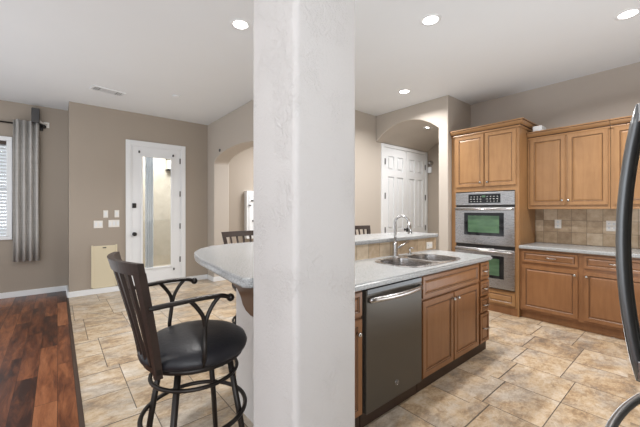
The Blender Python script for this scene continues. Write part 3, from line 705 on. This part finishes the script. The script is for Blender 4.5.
for z0, z1, wz0, wz1 in ((0.885, 1.395, 1.01, 1.32), (0.325, 0.835, 0.45, 0.75)):
    s = MB(); s.box(OX-0.012, OX+0.018, 1.512, 2.288, z0, z1, 'steel', 0.006, 3); dd = under(s.build('door'), ov)
    s = MB(); s.box(OX-0.0145, OX-0.01, 1.635, 2.155, wz0-0.0, wz1, 'blackp', 0.002); under(s.build('window_frame'), dd)
    s = MB(); s.box(OX-0.0165, OX-0.014, 1.69, 2.10, wz0+0.04, wz1-0.04, 'ovenglass', 0.001); under(s.build('window'), dd)
    s = MB(); zz = z1-0.028
    s.tube([(OX-0.01, 1.53, zz), (OX-0.05, 1.535, zz), (OX-0.056, 1.9, zz), (OX-0.05, 2.265, zz), (OX-0.01, 2.27, zz)], [0.012, 0.014, 0.015, 0.014, 0.012], 'steel', 10); under(s.build('handle'), dd)

# base cabinets on the kitchen wall
def base_unit(y1, y0, label, dr_c, knob_y, open_=False):
    t = empty('base_cabinet', (4.8, (y0+y1)/2, 0), label, 'cabinet', 0, 'kitchen wall base cabinets')
    s = MB(); s.box(U_B, 5.098, y0, y1, 0.10, 0.872, W); under(s.build('body'), t)
    s = MB(); s.box(4.553, 4.57, y0, y1, 0, 0.10, W); under(s.build('toe_kick'), t)
    wd = y1-y0-0.05
    dr = place_front(front(wd, 0.145, W, fr=0.032), 'drawer', t, (U_B, y1-0.025, 0.708), KA); pull(dr, (U_B-0.017, dr_c, 0.782), KA)
    dd = place_front(front(wd, 0.55, W), 'door', t, (U_B, y1-0.025, 0.125), KA); knob(dd, (U_B-0.019, knob_y, 0.62), KA)
base_unit(1.466, 0.858, 'brown base cabinet with one drawer and door next to the oven tower', 1.13, 0.91)
base_unit(0.858, 0.25, 'brown base cabinet in the middle of the kitchen wall, second from the ovens', 0.57, 0.806)
base_unit(0.25, -0.36, 'brown base cabinet partly behind the refrigerator handle', -0.05, -0.31)
s = MB(); s.box(4.455, 5.098, -0.36, 1.465, 0.874, 0.914, 'counter', 0.01, 3); o = s.build('countertop'); tagp(o, 'pale grey speckled countertop along the kitchen wall right of the ovens', 'countertop')
s = MB(); s.box(5.092, 5.10, -0.8, 1.465, 0.914, 1.372, 'splash'); o = s.build('wall_backsplash'); tagp(o, 'tan stone tile backsplash between wall counter and upper cabinets', 'backsplash')
outlet('wall_outlet', (5.092, 1.208, 1.172), KA, 'white single outlet on the tiled wall nearer the ovens', 'kitchen outlets')
outlet('wall_outlet', (5.092, 0.682, 1.165), KA, 'wider white outlet on the tiled wall nearer the refrigerator handle', 'kitchen outlets', 0.10, 0.125, False, 2)

# upper cabinets
def upper_unit(y1, y0, label, left_end=False):
    t = empty('upper_cabinet', (4.94, (y0+y1)/2, 1.385), label, 'cabinet', 0, 'kitchen wall upper cabinets')
    s = MB(); s.box(U_U, 5.098, y0, y1, 1.385, 2.30, 'maple'); under(s.build('body'), t)
    h = (y1-y0)/2
    for k in (0, 1):
        ys = y1-0.03-k*(h-0.012); wd = h-0.035
        dd = place_front(front(wd, 0.86, 'maple'), 'door', t, (U_U, ys, 1.415), KA)
        knob(dd, (U_U-0.019, (y0+y1)/2+(0.032 if k == 0 else -0.032), 1.475), KA)
    s = MB(); s.box(U_U-0.002, U_U+0.02, y0, y1, 1.368, 1.39, 'maple_h', 0.003); under(s.build('light_rail'), t)
    crown('crown_moulding', t, [(U_U-0.002, y1), (U_U-0.002, y0)], 2.275, 'maple_h')
upper_unit(1.463, 0.652, 'honey maple two-door upper cabinet beside the oven tower')
upper_unit(0.648, -0.16, 'honey maple upper cabinet behind the refrigerator handle')
t = empty('puck_light', (4.93, 0.885, 1.372), 'tiny round light under the upper cabinets', 'light')
s = MB(); s.lathe([(0.035, 1.385), (0.035, 1.375), (0.028, 1.37)], 'white', (4.92, 0.885, 0), 'z', 18); under(s.build('housing'), t)
s = MB(); s.box(4.75, 4.95, 1.30, 1.40, 2.368, 2.44, 'white', 0.008); tagp(s.build('white_box'), 'small white stand-in block on top of the upper cabinet beside the oven tower', 'box')  # plain block standing in for a small unidentified white spot

# ------------------------------------------------------------------ refrigerator
t = empty('refrigerator', (1.1, -0.35, 0), 'refrigerator with dark bowed handles at the right edge of the photo', 'refrigerator')
s = MB(); s.box(0.65, 1.55, -0.80, -0.02, 0.03, 1.755, 'slate', 0.006); under(s.build('body'), t)
for x0, x1, hx in ((0.652, 1.096, 1.085), (1.104, 1.548, 1.125)):
    s = MB(); s.box(x0, x1, -0.018, 0.052, 0.86, 1.75, 'slate', 0.012, 3); dd = under(s.build('door'), t)
    s = MB(); n = 14; pts = []
    for k in range(n+1):
        q = k/n; z = 0.94+0.665*q; pts.append((hx, 0.090+0.036*abs(math.sin(PI*q))**0.8, z))
    s.tube(pts, 0.0125, 'handle', 12, flat=(1.0, 1.0)); hd = under(s.build('handle'), dd); hd['label'] = 'dark bowed door handle'
    for z in (0.965, 1.585):
        s = MB(); s.box(hx-0.013, hx+0.013, 0.05, 0.098, z-0.024, z+0.024, 'chrome', 0.004); hm = under(s.build('handle_mount'), dd); hm['label'] = 'silver handle mount'
s = MB(); s.box(0.652, 1.548, -0.018, 0.052, 0.05, 0.85, 'slate', 0.012, 3); dd = under(s.build('freezer_drawer'), t)
s = MB(); pts = [(1.47, 0.05, 0.775)]+[(1.47-0.74*k/16, 0.085+0.068*abs(math.sin(PI*k/16))**0.7, 0.775) for k in range(17)]+[(0.73, 0.05, 0.775)]
s.tube(pts, 0.011, 'handle', 12); under(s.build('handle'), dd)
s = MB(); s.box(0.66, 1.54, -0.5, -0.03, 0, 0.05, 'black'); under(s.build('base_grille'), t)

# ------------------------------------------------------------------ bar stools
def smooth_path(pts, n=8):
    P = [Vector(p) for p in pts]; P = [P[0]]+P+[P[-1]]; out = []
    for i in range(1, len(P)-2):
        for k in range(n):
            t = k/n; a, b_, c, d = P[i-1], P[i], P[i+1], P[i+2]
            out.append(0.5*((2*b_)+(-a+c)*t+(2*a-5*b_+4*c-d)*t*t+(-a+3*b_-3*c+d)*t**3))
    out.append(P[-2]); return out
def backpt(s_, t_):
    """s_ -1..1 across, t_ 0..1 from seat to top; bowed back"""
    hw = 0.155+0.077*t_
    bow = 0.055*(1-s_*s_)*(0.35+0.65*t_)
    x = -0.20-0.085*math.copysign(abs(t_)**1.15, t_)-bow; z = 0.68+0.475*t_
    return Vector((x, s_*hw, z))
def make_stool(label):
    t = empty('bar_stool', (0, 0, 0), label, 'bar stool', 0, 'dark metal bar stools around the raised bar')
    s = MB(); s.lathe([(0.0001, 0.777), (0.08, 0.776), (0.15, 0.771), (0.20, 0.758), (0.232, 0.738), (0.242, 0.714), (0.236, 0.695), (0.215, 0.688)], 'leather', (0, 0, 0), 'z', 40); sm = s.build('seat', t); sm['label'] = 'round black leather seat'
    s = MB(); s.lathe([(0.218, 0.69), (0.222, 0.686), (0.222, 0.672), (0.214, 0.668), (0.0001, 0.668)], 'bronze', (0, 0, 0), 'z', 40); s.build('seat_ring', t)
    s = MB(); s.lathe([(0.11, 0.668), (0.11, 0.655), (0.07, 0.65)], 'bronze', (0, 0, 0), 'z', 20); s.build('swivel', t)
    for sx_, sy_ in ((1, 1), (1, -1), (-1, 1), (-1, -1)):
        s = MB(); q0 = Vector((0.115*sx_, 0.115*sy_, 0.668)); q1 = Vector((0.19*sx_, 0.19*sy_, 0.0))
        s.tube([q0, q0.lerp(q1, 0.5)+Vector((0.006*sx_, 0.006*sy_, 0)), q1], [0.0145, 0.0145, 0.0135], 'bronze', 8); lg = s.build('leg', t)
        s = MB(); s.lathe([(0.019, 0.0), (0.019, 0.014), (0.013, 0.018)], 'rubber', (q1.x, q1.y, 0), 'z', 12); s.build('foot_cap', lg)
    for z, r_, rr in ((0.405, 0.232, 0.0105), (0.592, 0.192, 0.009)):
        s = MB(); s.tube([(r_*math.cos(2*PI*k/48), r_*math.sin(2*PI*k/48), z) for k in range(48)], rr, 'bronze', 8, True); s.build('foot_ring', t)
    # top rail: tall curved board
    def board(s_list, t0, t1, th, m, s=None):
        s = s or MB(); A = []
        for q in s_list:
            lo, hi = backpt(q, t0), backpt(q, t1)
            A.append([s.bm.verts.new(p) for p in (lo+Vector((-th/2, 0, 0)), lo+Vector((th/2, 0, 0)), hi+Vector((th/2, 0, 0)), hi+Vector((-th/2, 0, 0)))])
        fs = []
        for P_, Q_ in zip(A, A[1:]):
            for k in range(4): fs.append(s.bm.faces.new((P_[k], P_[(k+1) % 4], Q_[(k+1) % 4], Q_[k])))
        fs += [s.bm.faces.new(A[0]), s.bm.faces.new(A[-1])]; s._fin(fs, m, False); return s
    def slat(sv, half, t0, t1, th, m):
        s = MB(); A = []; n = 12
        for k in range(n+1):
            tt = t0+(t1-t0)*k/n; p0, p1 = backpt(max(-1, sv-half), tt), backpt(min(1, sv+half), tt)
            A.append([s.bm.verts.new(p) for p in (p0+Vector((-th/2, 0, 0)), p0+Vector((th/2, 0, 0)), p1+Vector((th/2, 0, 0)), p1+Vector((-th/2, 0, 0)))])
        fs = []
        for P_, Q_ in zip(A, A[1:]):
            for k in range(4): fs.append(s.bm.faces.new((P_[k], P_[(k+1) % 4], Q_[(k+1) % 4], Q_[k])))
        fs += [s.bm.faces.new(A[0]), s.bm.faces.new(A[-1])]; s._fin(fs, m, False); return s
    board([-1+2*k/20 for k in range(21)], 0.90, 1.0, 0.022, 'darkwood').build('top_rail', t)
    board([-1+2*k/20 for k in range(21)], 0.02, 0.07, 0.018, 'bronze').build('lower_rail', t)
    for sg in (-1, 1): slat(sg*0.93, 0.07, -0.02, 0.92, 0.026, 'darkwood').build('back_post', t)
    for sv in (-0.62, -0.31, 0, 0.31, 0.62): slat(sv, 0.035, 0.05, 0.91, 0.012, 'darkwood').build('back_slat', t)
    for sg in (-1, 1):
        y = 0.212*sg
        p0 = backpt(sg, 0.62)
        s = MB(); pts = smooth_path([p0, (-0.16, y, 0.980), (-0.06, y*1.03, 0.984), (0.03, y*1.03, 0.980), (0.068, y*1.03, 0.967)], 6)
        s.tube(pts, 0.0115, 'bronze', 10, flat=(1.25, 0.85)); s.ball((0.074, y*1.03, 0.965), 0.017, 'bronze', (1, 1.1, 1)); ar = s.build('armrest', t)
        s = MB(); yy = y*1.03
        s.tube([(-0.05, 0.225*sg, 0.70), (-0.048, 0.235*sg, 0.76), (-0.04, yy, 0.865)], 0.010, 'bronze', 8)
        s.tube(smooth_path([(-0.04, yy, 0.855), (-0.048, yy, 0.905), (-0.075, yy, 0.95), (-0.10, yy, 0.980)], 4), 0.009, 'bronze', 8)
        s.tube(smooth_path([(-0.04, yy, 0.855), (-0.03, yy, 0.905), (-0.005, yy, 0.95), (0.02, yy, 0.977)], 4), 0.009, 'bronze', 8); s.build('arm_support', t)
    return t
st = make_stool('dark bar stool with round black leather seat in the foreground left of the column')
st.location = (0.51, 1.55, 0); st.rotation_euler = (0, 0, math.radians(2))
for (x, y, rz, lab) in ((1.37, 2.47, -90, 'bar stool behind the rounded end of the bar, its back showing left of the column'),
                        (2.915, 2.49, -90, 'bar stool behind the raised bar, its dark top rail showing right of the column')):
    c = copy_tree(st); c.location = (x, y, 0); c.rotation_euler = (0, 0, math.radians(rz)); c['label'] = lab
